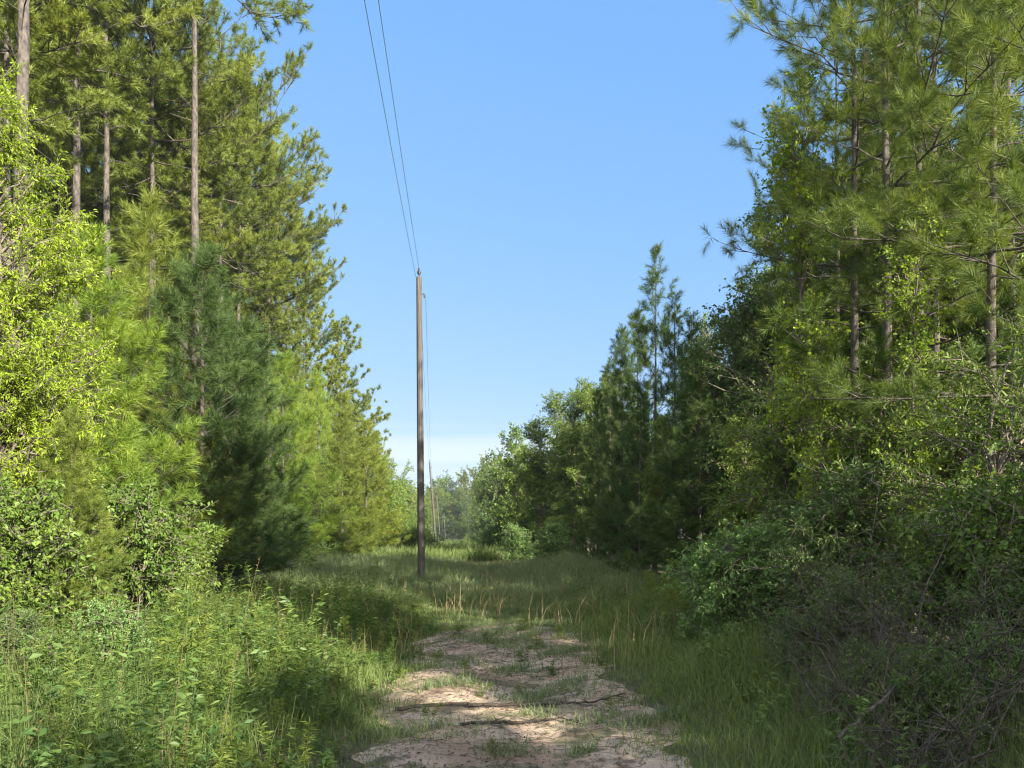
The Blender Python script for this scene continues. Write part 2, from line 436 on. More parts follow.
def dead_brush(seed, H, R, n=60):
    """a tangle of bare arching twigs"""
    rng = np.random.default_rng(seed); g = Geo()
    for i in range(n):
        az = rng.random() * 6.28; r0 = R * rng.random() ** 0.5 * 0.7
        p0 = np.array([math.cos(az) * r0, math.sin(az) * r0, -0.05])
        d = unit(np.array([rng.normal(0, .45), rng.normal(0, .45), rng.uniform(0.7, 1.7)]))
        L = H * rng.uniform(0.5, 1.25); s = np.linspace(0, 1, 9)[:, None]
        bend = np.array([rng.normal(0, .4), rng.normal(0, .4), -rng.uniform(0.05, 0.6)])
        p = p0 + d * L * s + bend * L * s ** 2.2 + np.cumsum(rng.normal(0, 0.012 * L, (9, 3)), 0)
        hr_ = np.hypot(p[:, 0], p[:, 1]).max(); p[:, :2] *= min(1.0, 1.15 * R / hr_)
        p[:, 2] = np.maximum(p[:, 2], 0.01)
        r = rng.uniform(0.0035, 0.010) * (3 if rng.random() < 0.06 else 1)
        tube(g, p, r * (1 - 0.75 * s[:, 0]), 4, cap=False)
        m = rng.integers(3, 9); q = rng.uniform(0.2, 1, m)
        tp = np.column_stack([np.interp(q, s[:, 0], p[:, c]) for c in range(3)])
        te = tp + unit(rng.normal(size=(m, 3)) + np.array([0, 0, 0.2])) * rng.uniform(0.1, 0.5, m)[:, None]
        sticks(g, tp, te, r * 0.5, 0.001, 3)
    return [('twig_tangle', g.mesh('twig_tangle', M['twig'], True))], H

def plume_weed(seed, H, mat='weed_light'):
    """tall feathery weed: a stem with drooping plumes"""
    rng = np.random.default_rng(seed); gw, gl = Geo(), Geo()
    s = np.linspace(0, 1, 10); p = np.column_stack([0.10 * H * s ** 2 * rng.normal(0, 1), 0.10 * H * s ** 2 * rng.normal(0, 1), H * s])
    tube(gw, p, 0.009 * (1 - s * 0.75), 5)
    n = int(34 * H); q = np.sort(rng.uniform(0.15, 1, n))
    tp = np.column_stack([np.interp(q, s, p[:, c]) for c in range(3)])
    az = np.arange(n) * 2.4 + rng.normal(0, .3, n)
    L = H * 0.20 * (1.08 - q) ** 0.7 * rng.uniform(0.6, 1.1, n) + 0.05
    d = unit(np.column_stack([np.cos(az), np.sin(az), rng.uniform(0.3, 0.9, n)]))
    te = tp + d * L[:, None]; te[:, 2] -= 0.1 * L
    sticks(gw, tp, te, 0.003, 0.001, 3)
    needles(gl, rng, tp + (te - tp) * 0.15, unit(te - tp), L * 0.85, 46, 0.065, 0.0085, 0.25, (30, 75))
    return [('stem', gw.mesh('weed_stem', M['weed'], True)), ('foliage', gl.mesh('weed_plumes', M[mat]))], H

def leafy_weed(seed, H, ll=0.11, lw=0.024, mat='weed', n=90):
    rng = np.random.default_rng(seed); gw, gl = Geo(), Geo()
    for k in range(rng.integers(2, 5)):
        h = H * rng.uniform(0.65, 1.0); s = np.linspace(0, 1, 8)
        p = np.column_stack([rng.normal(0, .05) + 0.22 * h * s ** 1.6 * rng.normal(0, 1), rng.normal(0, .05) + 0.22 * h * s ** 1.6 * rng.normal(0, 1), h * s])
        tube(gw, p, 0.006 * (1 - s * 0.7), 4)
        q = rng.uniform(0.12, 1, n)
        tp = np.column_stack([np.interp(q, s, p[:, c]) for c in range(3)])
        az = rng.random(n) * 6.28
        d = unit(np.column_stack([np.cos(az), np.sin(az), rng.uniform(-0.1, 0.9, n)]))
        leaves(gl, rng, tp, d, ll, lw, 0.6, 0.2)
    return [('stem', gw.mesh('weed_stem', M['weed'], True)), ('foliage', gl.mesh('weed_leaves', M[mat]))], H

def blades(g, rng, x, y, h, w, lean=0.45, tint=None):
    n = len(x)
    b = np.column_stack([x, y, gz(x, y) - 0.01])
    az = rng.random(n) * 6.28; ln = rng.random(n) * lean
    d = np.column_stack([np.cos(az) * ln, np.sin(az) * ln, np.ones(n)]); d = unit(d)
    f = rng.random(n) * 6.28
    sd = np.column_stack([np.cos(f), np.sin(f), np.zeros(n)]) * (w / 2)[:, None]
    m = b + d * (h * 0.55)[:, None]
    tp = b + d * h[:, None] + np.column_stack([np.cos(az), np.sin(az), np.full(n, -0.4)]) * (h * ln * 0.6)[:, None]
    v = np.stack([b - sd, b + sd, m + sd * 0.8, m - sd * 0.8, tp], 1).reshape(-1, 3)
    i = np.arange(n)[:, None] * 5
    g.add(v, i + np.array([3, 2, 4]), i + np.array([0, 1, 2, 3]), np.repeat(rng.random(n) if tint is None else tint, 5))

# ------------------------------------------------------------------ world, sun, camera
SUN_EL, SUN_AZ = math.radians(24), math.radians(137)      # azimuth clockwise from the view direction (+Y): from the right, a little behind
def build_light():
    w = bpy.data.worlds.new('World'); scene.world = w; w.use_nodes = True
    n = w.node_tree; n.nodes.clear()
    out = n.nodes.new('ShaderNodeOutputWorld'); bg = n.nodes.new('ShaderNodeBackground')
    sky = n.nodes.new('ShaderNodeTexSky'); sky.sky_type = 'NISHITA'; sky.sun_disc = False
    sky.sun_elevation = SUN_EL; sky.sun_rotation = SUN_AZ
    sky.air_density = 0.7; sky.dust_density = 0.0; sky.ozone_density = 4.0; sky.altitude = 1500
    # two thin streaks of high cloud low over the end of the clearing
    tc = n.nodes.new('ShaderNodeTexCoord'); mp = n.nodes.new('ShaderNodeMapping'); mp.inputs['Scale'].default_value = (2.2, 2.2, 34)
    n.links.new(tc.outputs['Generated'], mp.inputs[0])
    ns = n.nodes.new('ShaderNodeTexNoise'); ns.inputs['Scale'].default_value = 1.6; ns.inputs['Detail'].default_value = 5
    n.links.new(mp.outputs[0], ns.inputs[0])
    sp = n.nodes.new('ShaderNodeSeparateXYZ'); n.links.new(tc.outputs['Generated'], sp.inputs[0])
    band = ramp(n, sp.outputs[2], [(0.02, (0, 0, 0)), (0.075, (1, 1, 1)), (0.115, (1, 1, 1)), (0.15, (0, 0, 0))])
    cl = ramp(n, ns.outputs[0], [(0.42, (0, 0, 0)), (0.60, (0.55, 0.55, 0.55))])
    mu = n.nodes.new('ShaderNodeMath'); mu.operation = 'MULTIPLY'; n.links.new(band, mu.inputs[0]); n.links.new(cl, mu.inputs[1])
    mx = n.nodes.new('ShaderNodeMix'); mx.data_type = 'RGBA'; n.links.new(mu.outputs[0], mx.inputs[0])
    sr = n.nodes.new('ShaderNodeSeparateColor'); n.links.new(sky.outputs[0], sr.inputs[0])
    cr = n.nodes.new('ShaderNodeCombineColor')
    for c, (pw, k) in enumerate(((0.62, 0.66), (0.34, 0.92), (0.12, 1.62))):
        a = n.nodes.new('ShaderNodeMath'); a.operation = 'POWER'; a.inputs[1].default_value = pw; n.links.new(sr.outputs[c], a.inputs[0])
        b = n.nodes.new('ShaderNodeMath'); b.operation = 'MULTIPLY'; b.inputs[1].default_value = k; n.links.new(a.outputs[0], b.inputs[0])
        n.links.new(b.outputs[0], cr.inputs[c])
    n.links.new(cr.outputs[0], mx.inputs[6]); mx.inputs[7].default_value = (1.7, 1.85, 1.92, 1)
    # added fill light: bright broken cloud in the unseen sky behind the camera
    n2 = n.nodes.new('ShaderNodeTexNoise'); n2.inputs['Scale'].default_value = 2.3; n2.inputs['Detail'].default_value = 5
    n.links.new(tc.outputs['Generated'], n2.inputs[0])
    fill_deck = n.nodes.new('ShaderNodeMapRange'); fill_deck.inputs[1].default_value = -0.05; fill_deck.inputs[2].default_value = -0.55
    n.links.new(sp.outputs[1], fill_deck.inputs[0])
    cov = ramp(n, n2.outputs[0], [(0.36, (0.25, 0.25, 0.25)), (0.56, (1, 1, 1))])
    m3 = n.nodes.new('ShaderNodeMath'); m3.operation = 'MULTIPLY'; n.links.new(fill_deck.outputs[0], m3.inputs[0]); n.links.new(cov, m3.inputs[1])
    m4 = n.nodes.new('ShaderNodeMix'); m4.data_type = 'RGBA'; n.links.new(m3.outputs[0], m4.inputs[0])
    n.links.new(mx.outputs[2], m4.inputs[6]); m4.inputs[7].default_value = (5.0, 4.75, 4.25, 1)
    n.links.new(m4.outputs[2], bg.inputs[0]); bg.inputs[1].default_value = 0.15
    n.links.new(bg.outputs[0], out.inputs[0])
    L = bpy.data.lights.new('sun', 'SUN'); L.energy = 4.8; L.angle = math.radians(0.6); L.color = (1.0, 0.90, 0.72)
    o = bpy.data.objects.new('sun', L); link(o); o.location = (30, -20, 40)
    d = np.array([math.sin(SUN_AZ) * math.cos(SUN_EL), math.cos(SUN_AZ) * math.cos(SUN_EL), math.sin(SUN_EL)])
    from mathutils import Vector
    o.rotation_euler = Vector(d).to_track_quat('Z', 'Y').to_euler()
    cam = bpy.data.cameras.new('camera'); cam.sensor_width = 36; cam.lens = F / 1024 * 36
    cam.shift_y = (HZ - 384) / 1024; cam.clip_end = 3000; cam.clip_start = 0.05
    c = bpy.data.objects.new('camera', cam); link(c); c.location = EYE; c.rotation_euler = (math.radians(90), 0, 0)
    scene.camera = c
    vs = scene.view_settings; vs.view_transform = 'Standard'; vs.look = 'None'; vs.exposure = 1.92; vs.gamma = 1
    cy = scene.cycles
    cy.max_bounces = 4; cy.diffuse_bounces = 3; cy.glossy_bounces = 1; cy.transmission_bounces = 3; cy.transparent_max_bounces = 4
    cy.caustics_reflective = False; cy.caustics_refractive = False
    cy.sample_clamp_indirect = 4; cy.filter_width = 1.25
    cy.use_denoising = True; cy.denoiser = 'OPENIMAGEDENOISE'; cy.denoising_input_passes = 'RGB_ALBEDO_NORMAL'
build_light()

# ------------------------------------------------------------------ ground and track
def grid(xs, ys, dz=0.0):
    X, Y = np.meshgrid(xs, ys)
    V = np.column_stack([X.ravel(), Y.ravel(), (gz(X, Y) + dz).ravel()])
    nx, ny = len(xs), len(ys)
    i = (np.arange(ny - 1)[:, None] * nx + np.arange(nx - 1)[None]).reshape(-1)
    return V, np.column_stack([i, i + 1, i + nx + 1, i + nx])

xs = np.unique(np.concatenate([np.linspace(-700, -40, 40), np.linspace(-40, -10, 60), np.linspace(-10, 8, 150), np.linspace(8, 40, 50), np.linspace(40, 700, 40)]))
ys = np.unique(np.concatenate([np.linspace(-120, 3, 50), np.linspace(3, 40, 240), np.linspace(40, 120, 120), np.linspace(120, 1500, 80)]))
V, Q = grid(xs, ys)
g = Geo(); g.add(V, None, Q)
tag(link(bpy.data.objects.new('ground', g.mesh('ground', ground_material(), True))), kind='structure')

def road_mid(y): return 0.28 - 0.036 * np.asarray(y, float)
def road_half(y, s):
    y = np.asarray(y, float)
    b = 1.28 + 0.13 * np.sin(y * 1.7 + s) + 0.09 * np.sin(y * 4.3 + 2 * s) + 0.05 * np.sin(y * 11 + s)
    return b * np.clip((15.5 - y) / 2.5, 0.02, 1)
ry = np.linspace(-6, 15.4, 340); u = np.linspace(-1, 1, 44)
hl, hr = road_half(ry, 0.4), road_half(ry, 2.1)
RX = road_mid(ry)[:, None] + np.where(u[None] < 0, u[None] * hl[:, None], u[None] * hr[:, None])
RY = np.repeat(ry[:, None], 44, 1)
rng = np.random.default_rng(4)
edge = np.clip((1 - np.abs(u)) * 6, 0, 1)
RZ = gz(RX, RY) + 0.004 + edge[None] * (0.003 + 0.003 * (np.sin(RX * 7 + 2 * np.sin(RY * 3)) * np.sin(RY * 9.0 + RX * 2) + 1))
i = (np.arange(339)[:, None] * 44 + np.arange(43)[None]).reshape(-1)
g = Geo(); g.add(np.column_stack([RX.ravel(), RY.ravel(), RZ.ravel()]), None, np.column_stack([i, i + 1, i + 45, i + 44]))
tag(link(bpy.data.objects.new('dirt_track', g.mesh('dirt_track', road_material(), True))), kind='structure')

# ------------------------------------------------------------------ grass and weeds that nobody could count
def edge_l(y): return np.where(y < 30, -4.6 - 0.055 * y, -6.25 - 0.075 * (y - 30))
def edge_r(y): return np.where(y < 12, 1.9 + 0.05 * y, np.where(y < 28, 2.5, 2.5 - 0.066 * (y - 28)))

def scatter(rng, n, y0, y1, pw=1.0):
    y = y0 + (y1 - y0) * rng.random(n) ** pw
    xl, xr = edge_l(y) - 1.5, edge_r(y) + 1.5
    x = xl + (xr - xl) * rng.random(n)
    return x, y

def patch(x, y, a=1.0, s=0.0):
    return 0.5 + 0.25 * (np.sin(1.7 * a * x + s) * np.sin(1.3 * a * y + 2 * s) + np.sin(3.1 * a * x - 2.3 * a * y + s))

def track_mask(x, y):
    """0 on the bare clay, 1 off it"""
    o = np.abs(x - road_mid(y)) / np.maximum(road_half(y, 1.2), 0.03)
    rag = 0.30 * (patch(x, y, 2.2, 0.4) - 0.5) + 0.16 * np.sin(6.3 * y + 2 * x)
    return np.where(y > 15.4, 1.0, np.clip((o - 0.66 + rag) * 2.6, 0, 1))

def grass_layer(name, label_kind, seed, n, y0, y1, hfun, wfun, mat, lean, pw=1.0, keep=None):
    rng = np.random.default_rng(seed)
    x, y = scatter(rng, n, y0, y1, pw)
    k = rng.random(n) < (track_mask(x, y) if keep is None else keep(x, y))
    x, y = x[k], y[k]
    h = hfun(x, y) * rng.uniform(0.45, 1.15, len(x)); w = wfun(y) * rng.uniform(0.7, 1.3, len(x))
    g = Geo(); tint = np.clip(0.55 * patch(x, y, 0.7, 1.3) + 0.45 * rng.random(len(x)), 0, 1)
    blades(g, rng, x, y, h, w, lean, tint)
    return tag(link(bpy.data.objects.new(name, g.mesh(name, M[mat]))), kind='stuff')

def side(x, y):   # distance from the middle of the track, in metres
    return np.abs(x - road_mid(y))
def h_near(x, y):
    s = side(x, y)
    h = 0.10 + 0.42 * np.clip((s - 1.2) / 1.8, 0, 1)
    far = np.clip((y - 16) / 8, 0, 1)
    h = h * (1 - far) + far * (0.30 + 0.25 * np.clip((s - 1.0) / 2, 0, 1) + 0.25 * np.exp(-((y - 30) / 7) ** 2))
    return h * (0.55 + 0.9 * patch(x, y, 0.9, 0.7))
grass_layer('grass', '', 11, 190000, 3.2, 20, h_near, lambda y: 0.004 + 0.0004 * y, 'grass_fresh', 0.7, 1.15)
grass_layer('grass', '', 12, 120000, 17, 48, h_near, lambda y: 0.007 + 0.0005 * y, 'grass', 0.55, 1.2)
grass_layer('grass', '', 13, 60000, 45, 280, lambda x, y: 0.75 + 0.6 * patch(x, y, 0.5), lambda y: 0.02 + 0.0006 * y, 'grass_fresh', 0.5, 1.6)
# sparse tufts on the bare clay
def tufts(x, y):
    c = np.zeros_like(x)
    for (px, d, r) in ((-0.7, 8.4, .22), (0.75, 8.6, .25), (0.3, 7.25, .2), (-0.9, 9.8, .3), (0.8, 10.9, .3), (0.1, 11.2, .25), (-0.15, 13.2, .4), (0.25, 8.2, .35), (0.0, 9.6, .30), (0.45, 10.4, .28), (-0.35, 11.8, .35), (-0.05, 6.1, .16), (0.35, 12.6, .3), (1.0, 6.9, .35), (-0.45, 14, .5), (0.5, 14.8, .5), (0.0, 16.5, .8), (-0.9, 6.6, .3), (0.55, 6.0, .10)):
        c = np.maximum(c, np.exp(-(((x - px) / (r * 1.5)) ** 2 + ((y - d) / r) ** 2)))
    return np.clip(c * 0.9, 0, 1) * (np.abs(x - road_mid(y)) < 1.6)
grass_layer('grass', '', 14, 260000, 5, 18, lambda x, y: 0.09 + 0.14 * patch(x, y, 2), lambda y: 0.008 + 0 * y, 'grass', 1.0, 1.0, lambda x, y: tufts(x, y) * (patch(x, y, 3.1, 1.0) > 0.42))
# dry litter on the track and its edges
def litter():
    rng = np.random.default_rng(21); n = 9000
    y = rng.uniform(4, 17, n); x = road_mid(y) + rng.normal(0, 0.85, n)
    p = np.column_stack([x, y, gz(x, y) + 0.022])
    az = rng.random(n) * 6.28
    d = unit(np.column_stack([np.cos(az), np.sin(az), rng.normal(0, .12, n)]))
    g = Geo(); leaves(g, rng, p[:6000], d[:6000], 0.035, 0.018, 1.2, 0.2)
    sticks(g, p[6000:], p[6000:] + d[6000:] * rng.uniform(0.03, 0.16, 3000)[:, None], 0.0022, 0.0015, 3, 0.3)
    tag(link(bpy.data.objects.new('leaf_litter', g.mesh('leaf_litter', M['litter']))), kind='stuff')
M['litter'] = leaf_mat('brown_litter', (0.05, 0.035, 0.02), (0.17, 0.12, 0.07), 0.1, 0.03)
litter()

# leafy ground cover of the banks (stuff): many small leafy stems in one mesh
def ground_cover(name, seed, n, y0, y1, side_sel, hmax, mat, ll, lw, per=16):
    rng = np.random.default_rng(seed); g = Geo()
    x, y = scatter(rng, n * 3, y0, y1, 1.1)
    k = side_sel(x, y) > rng.random(len(x)); x, y = x[k][:n], y[k][:n]
    n = len(x); h = hmax * rng.uniform(0.3, 1.15, n) * np.clip(0.1 + 1.5 * patch(x, y, 1.5, 2.0), 0.25, 1.5) * np.clip(0.25 + (np.abs(x - road_mid(y)) - 1.1) / 1.6, 0.2, 1)
    b = np.column_stack([x, y, gz(x, y)]); ln = np.column_stack([rng.normal(0, .25, n), rng.normal(0, .25, n), np.ones(n)])
    t = b + unit(ln) * h[:, None]
    sticks(g, b, t, 0.003, 0.0015, 3, 0.4)
    u_ = rng.uniform(0.15, 1.0, (n, per))
    P = (b[:, None] + (t - b)[:, None] * u_[..., None]).reshape(-1, 3)
    az = rng.random(n * per) * 6.28
    D = unit(np.column_stack([np.cos(az), np.sin(az), rng.uniform(-0.2, 0.9, n * per)]))
    leaves(g, rng, P, D, ll, lw, 0.6, 0.2, np.repeat(rng.random(n), per))
    tag(link(bpy.data.objects.new(name, g.mesh(name, M[mat]))), kind='stuff')
left_bank = lambda x, y: np.clip((road_mid(y) - 1.05 - x) / 1.3, 0, 1) * np.clip((patch(x, y, 1.0, 5.0) - 0.22) * 2.2, 0.06, 1) * np.clip((x - edge_l(y) + 1.4) / 0.6, 0, 1)
right_bank = lambda x, y: np.clip((x - road_mid(y) - 1.7) / 0.9, 0, 1)
ground_cover('weeds', 37, 1300, 3.6, 16, lambda x, y: left_bank(x, y) * (patch(x, y, 1.2, 1.0) > 0.40), 0.95, 'weed_light', 0.075, 0.008, 80)
ground_cover('weeds', 31, 3600, 3.6, 15, lambda x, y: left_bank(x, y) * (patch(x, y, 0.9, 6.0) > 0.45), 0.85, 'weed', 0.085, 0.017, 30)
ground_cover('weeds', 34, 2600, 3.6, 15, lambda x, y: left_bank(x, y) * (patch(x, y, 0.8, 4.0) > 0.5), 0.55, 'shrub', 0.07, 0.026, 22)
ground_cover('weeds', 35, 900, 4, 16, lambda x, y: left_bank(x, y) * (patch(x, y, 1.1, 2.5) > 0.6), 0.95, 'dry', 0.03, 0.008, 26)
ground_cover('weeds', 32, 2600, 4.5, 22, right_bank, 0.45, 'shrub', 0.07, 0.022, 18)
ground_cover('weeds', 36, 700, 3.6, 10, lambda x, y: left_bank(x, y) * (x < -1.9), 0.75, 'shrub', 0.085, 0.034, 26)
grass_layer('grass', '', 15, 9000, 4, 16, lambda x, y: 0.3 + 0.55 * patch(x, y, 1.2, 3.0), lambda y: 0.005 + 0.0004 * y, 'grass_fresh', 0.8, 1.0, lambda x, y: left_bank(x, y) * 0.9)
grass_layer('grass', '', 16, 6000, 9, 42, lambda x, y: 0.35 + 0.5 * patch(x, y, 1.0, 3.0), lambda y: 0.004 + 0.0005 * y, 'dry', 0.5, 1.2, lambda x, y: track_mask(x, y) * (patch(x, y, 0.6, 1.0) > 0.5))
ground_cover('weeds', 33, 2500, 15, 36, lambda x, y: 0.35 * left_bank(x, y) + 0.25 * right_bank(x, y), 0.7, 'weed', 0.10, 0.02, 16)

# ------------------------------------------------------------------ prototypes
tall = [pine(100 + k, 26, cb, R, False, 0.20, 'pine', 0.72, 4, 3.2, 34, 0.23, 0.019, 14, gap=0.14, sub=1.5, clump=3, shoot=(0.2, 0.38))
        for k, (cb, R) in enumerate([(0.60, 4.2), (0.66, 3.8), (0.55, 4.5), (0.73, 4.0)])]
farp = [pine(120 + k, 22, cb, 3.6, yg, 0.18, 'pine', 0.8, 4, 2.0, 18, 0.40, 0.055, 0, gap=0.08, sub=1.4, clump=2) for k, (cb, yg) in enumerate([(0.35, False), (0.15, True), (0.45, False)])]
young = [pine(140 + k, 8, 0.05, R, True, 0.09, mt, 0.36, 5, 4.2, 62, 0.21, 0.0095, 0, droop=0.14, clump=2, shoot=(0.22, 0.42), sub=1.2)
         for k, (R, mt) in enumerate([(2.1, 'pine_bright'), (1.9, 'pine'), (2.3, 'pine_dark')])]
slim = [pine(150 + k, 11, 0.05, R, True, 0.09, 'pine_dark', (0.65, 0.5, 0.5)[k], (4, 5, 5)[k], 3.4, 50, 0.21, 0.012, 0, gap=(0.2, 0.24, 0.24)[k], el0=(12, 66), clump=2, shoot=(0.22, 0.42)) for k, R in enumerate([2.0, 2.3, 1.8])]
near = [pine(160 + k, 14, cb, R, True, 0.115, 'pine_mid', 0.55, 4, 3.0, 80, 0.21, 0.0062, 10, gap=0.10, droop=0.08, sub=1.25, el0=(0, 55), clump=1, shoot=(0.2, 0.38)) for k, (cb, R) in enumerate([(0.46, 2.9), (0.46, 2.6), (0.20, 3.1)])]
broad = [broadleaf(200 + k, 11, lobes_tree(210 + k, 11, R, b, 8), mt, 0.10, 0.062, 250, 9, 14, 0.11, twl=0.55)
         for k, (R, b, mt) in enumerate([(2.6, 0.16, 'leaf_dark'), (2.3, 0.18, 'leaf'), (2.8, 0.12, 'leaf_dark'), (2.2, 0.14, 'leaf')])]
farb = [broadleaf(230 + k, 14, lobes_tree(240 + k, 14, 3.6, 0.12, 9), mt, 0.24, 0.16, 120, 9, 10, 0.14, twl=1.0) for k, mt in enumerate(['leaf', 'leaf_dark', 'leaf'])]
bright = [broadleaf(250, 8, lobes_tree(251, 8, 1.9, 0.05, 9), 'leaf_bright', 0.065, 0.020, 320, 13, 28, 0.07, twl=0.42)]
sapling = [broadleaf(260, 10, lobes_tree(261, 10, 1.1, 0.25, 9), 'leaf_bright', 0.075, 0.055, 110, 8, 10, 0.05, twl=0.4)]
bush = [broadleaf(270 + k, 2.4, lobes_bush(280 + k, 2.4, 1.35), mt, ll, lw, 130, 8, 12, 0.02, 5, 0.32)
        for k, (mt, ll, lw) in enumerate([('shrub_pale', 0.085, 0.042), ('leaf_dark', 0.06, 0.035), ('leaf', 0.07, 0.042), ('leaf_bright', 0.08, 0.04), ('shrub', 0.10, 0.03)])]
spray = [broadleaf(290, 4.2, lobes_tree(291, 4.2, 1.9, 0.15, 8), 'leaf', 0.10, 0.034, 120, 9, 10, 0.05, 3, 0.5)]
tangle = [dead_brush(300 + k, h, r, n) for k, (h, r, n) in enumerate([(1.7, 1.0, 95), (2.1, 1.1, 100), (1.3, 0.9, 70)])]
plume = [plume_weed(310 + k, h) for k, h in enumerate([1.25, 0.9, 1.1])]
weed = [leafy_weed(320 + k, h) for k, h in enumerate([0.9, 1.05, 0.8])]

RNG = np.random.default_rng(77)
def put(proto, name, label, cat, px, d, top=None, h=None, rot=None, group=None, wide=1.0, lean=(0, 0), x=None):
    parts, H = proto
    X = wx(px, d) if x is None else x
    z0 = float(gz(X, d)) - 0.03
    hh = h if h is not None else topz(top, d) - z0
    s = hh / H
    return plant(parts, name, label, cat, (X, d, z0), RNG.random() * 6.28 if rot is None else rot, (s * wide, s * wide, s), group, lean)

# ------------------------------------------------------------------ left side
put(tall[3], 'pine_tree', 'thick pine trunk in the top left corner above the bright yellow-green tree', 'tree', 22, 17, h=27)
put(tall[3], 'pine_tree', 'tall pine with a long straight bare trunk rising out of the top edge', 'tree', 197, 28, h=29.5, rot=1.0)
put(tall[0], 'pine_tree', 'pine whose pale trunk shows just right of the bright yellow-green tree', 'tree', 78, 24, h=26)
put(tall[1], 'pine_tree', 'pine with a dark thin trunk between the pale trunk and the long bare trunk', 'tree', 108, 29, h=27)
put(tall[0], 'pine_tree', 'pine with hanging limbs filling the top edge left of the long bare trunk', 'tree', 152, 33, h=27, rot=0.4)
put(tall[2], 'pine_tree', 'broad tall pine just right of the long bare trunk, its rounded top against the sky', 'tree', 222, 41, top=38)
put(tall[0], 'pine_tree', 'tall pine whose twin-looking trunk stands behind the dark young pine', 'tree', 240, 50, top=100, rot=2.1)
put(tall[2], 'pine_tree', 'tall pine with long level limbs reaching right into the sky', 'tree', 268, 55, top=140, rot=4.0, wide=0.98)
put(tall[1], 'pine_tree', 'pine stepping down behind the one with long level limbs', 'tree', 288, 70, top=228)
put(tall[0], 'pine_tree', 'narrow-topped pine left of the small open-crowned pine', 'tree', 306, 84, top=296)
put(farp[0], 'pine_tree', 'small open-crowned pine alone against the sky above the sunlit hedge of saplings', 'tree', 340, 80, top=332)
put(farp[2], 'pine_tree', 'thin scraggly pine with the lowest top before the tree line drops to the pole', 'tree', 362, 100, top=396)
put(farb[0], 'broadleaf_tree', 'rounded sunlit tree close to the left of the nearest pole, far down the clearing', 'tree', 388, 120, top=452)
put(farb[2], 'broadleaf_tree', 'hazy rounded tree touching the left edge of the nearest pole', 'tree', 404, 150, top=462)
put(farb[2], 'broadleaf_tree', 'far yellow-green tree seen between the nearest pole and the next pole', 'tree', 428, 175, top=500)

put(bright[0], 'broadleaf_tree', 'bright yellow-green sunlit tree filling the left edge', 'tree', 2, 10.2, top=72)
put(young[0], 'pine_tree', 'sunlit young pine with soft drooping needles beside the bright yellow-green tree', 'tree', 90, 12.5, top=248, wide=1.15)
put(young[1], 'pine_tree', 'sunlit young pine whose slender tip stands in front of the bare trunks', 'tree', 150, 18, top=215)
put(young[1], 'pine_tree', 'low sunlit young pine at the foot of the bright yellow-green tree', 'tree', 72, 9.6, top=420)
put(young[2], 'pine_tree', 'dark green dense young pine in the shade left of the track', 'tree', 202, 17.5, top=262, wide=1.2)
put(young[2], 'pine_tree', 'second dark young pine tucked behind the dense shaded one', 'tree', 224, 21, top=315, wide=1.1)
put(bush[2], 'shrub', 'round-leaved sunlit shrub below the sunlit young pine', 'shrub', 132, 11, top=478)
put(bush[2], 'shrub', 'small-leaved shrub at the left edge under the yellow-green tree', 'shrub', 10, 9, top=475)
put(bush[1], 'shrub', 'shaded small-leaved shrub low in the left corner', 'shrub', 20, 7.6, top=610)
put(bush[2], 'shrub', 'low leafy shrub growing out of the weeds near the lower left edge', 'shrub', 58, 6.8, top=628)
put(bush[0], 'shrub', 'pale low shrub in the weeds under the round-leaved sunlit shrub', 'shrub', 118, 8.0, top=600, wide=0.9)
put(bush[2], 'shrub', 'leafy shrub in the shadow under the dark young pine', 'shrub', 182, 13.5, top=520)
put(broad[3], 'broadleaf_tree', 'small sunlit broadleaf tree right of the dark young pine', 'tree', 262, 24, top=420, wide=1.1)
put(young[0], 'pine_tree', 'yellowish young pine with a thin dark trunk showing through', 'tree', 282, 31, top=362)
put(young[1], 'pine_tree', 'sunlit young pine behind the small sunlit broadleaf tree', 'tree', 305, 36, top=425, wide=1.15)
put(broad[1], 'broadleaf_tree', 'lit bushy tree half way between the dark young pine and the pole', 'tree', 318, 38, top=440, wide=1.2)
put(young[1], 'pine_tree', 'dense young pine with layered branches standing left of the pole', 'tree', 342, 42, top=418, wide=1.15)
put(young[1], 'pine_tree', 'young pine at the right end of the sunlit saplings, nearest the pole', 'tree', 366, 50, top=425, wide=1.2)
put(broad[3], 'broadleaf_tree', 'shaded broadleaf sapling at the grass edge left of the pole', 'tree', 335, 37, top=500, wide=1.3)
put(farb[0], 'broadleaf_tree', 'pale green tree beyond the saplings, just left of the pole', 'tree', 385, 66, top=470)
put(farb[2], 'broadleaf_tree', 'low pale tree at the grass edge behind the nearest pole', 'tree', 400, 85, top=490)

# ------------------------------------------------------------------ right side
put(near[0], 'pine_tree', 'near pine with the thickest straight trunk of the right-hand thicket', 'tree', 886, 11.6, h=14.5, rot=1.2, wide=0.82)
put(near[1], 'pine_tree', 'near pine with a thin dark trunk just left of the thickest trunk', 'tree', 856, 12.8, h=13, rot=2.0, wide=0.9)
put(near[2], 'pine_tree', 'near pine whose long bare-ended limb reaches left into the open sky', 'tree', 918, 12.8, h=13.5, rot=4.4, lean=(0, 0.0))
put(near[1], 'pine_tree', 'near pine half hidden between the thickest trunk and the right edge', 'tree', 935, 14.5, h=14, rot=3.3)
put(near[0], 'pine_tree', 'near pine by the right edge with drooping yellowish needles', 'tree', 990, 11, h=12, rot=5.2)
put(near[2], 'pine_tree', 'near pine whose limbs cross the top right corner', 'tree', 1075, 9.5, h=13, rot=2.6)
put(sapling[0], 'broadleaf_tree', 'thin sparse-leaved sapling catching light at the top of the right-hand thicket', 'tree', 806, 13, top=20)
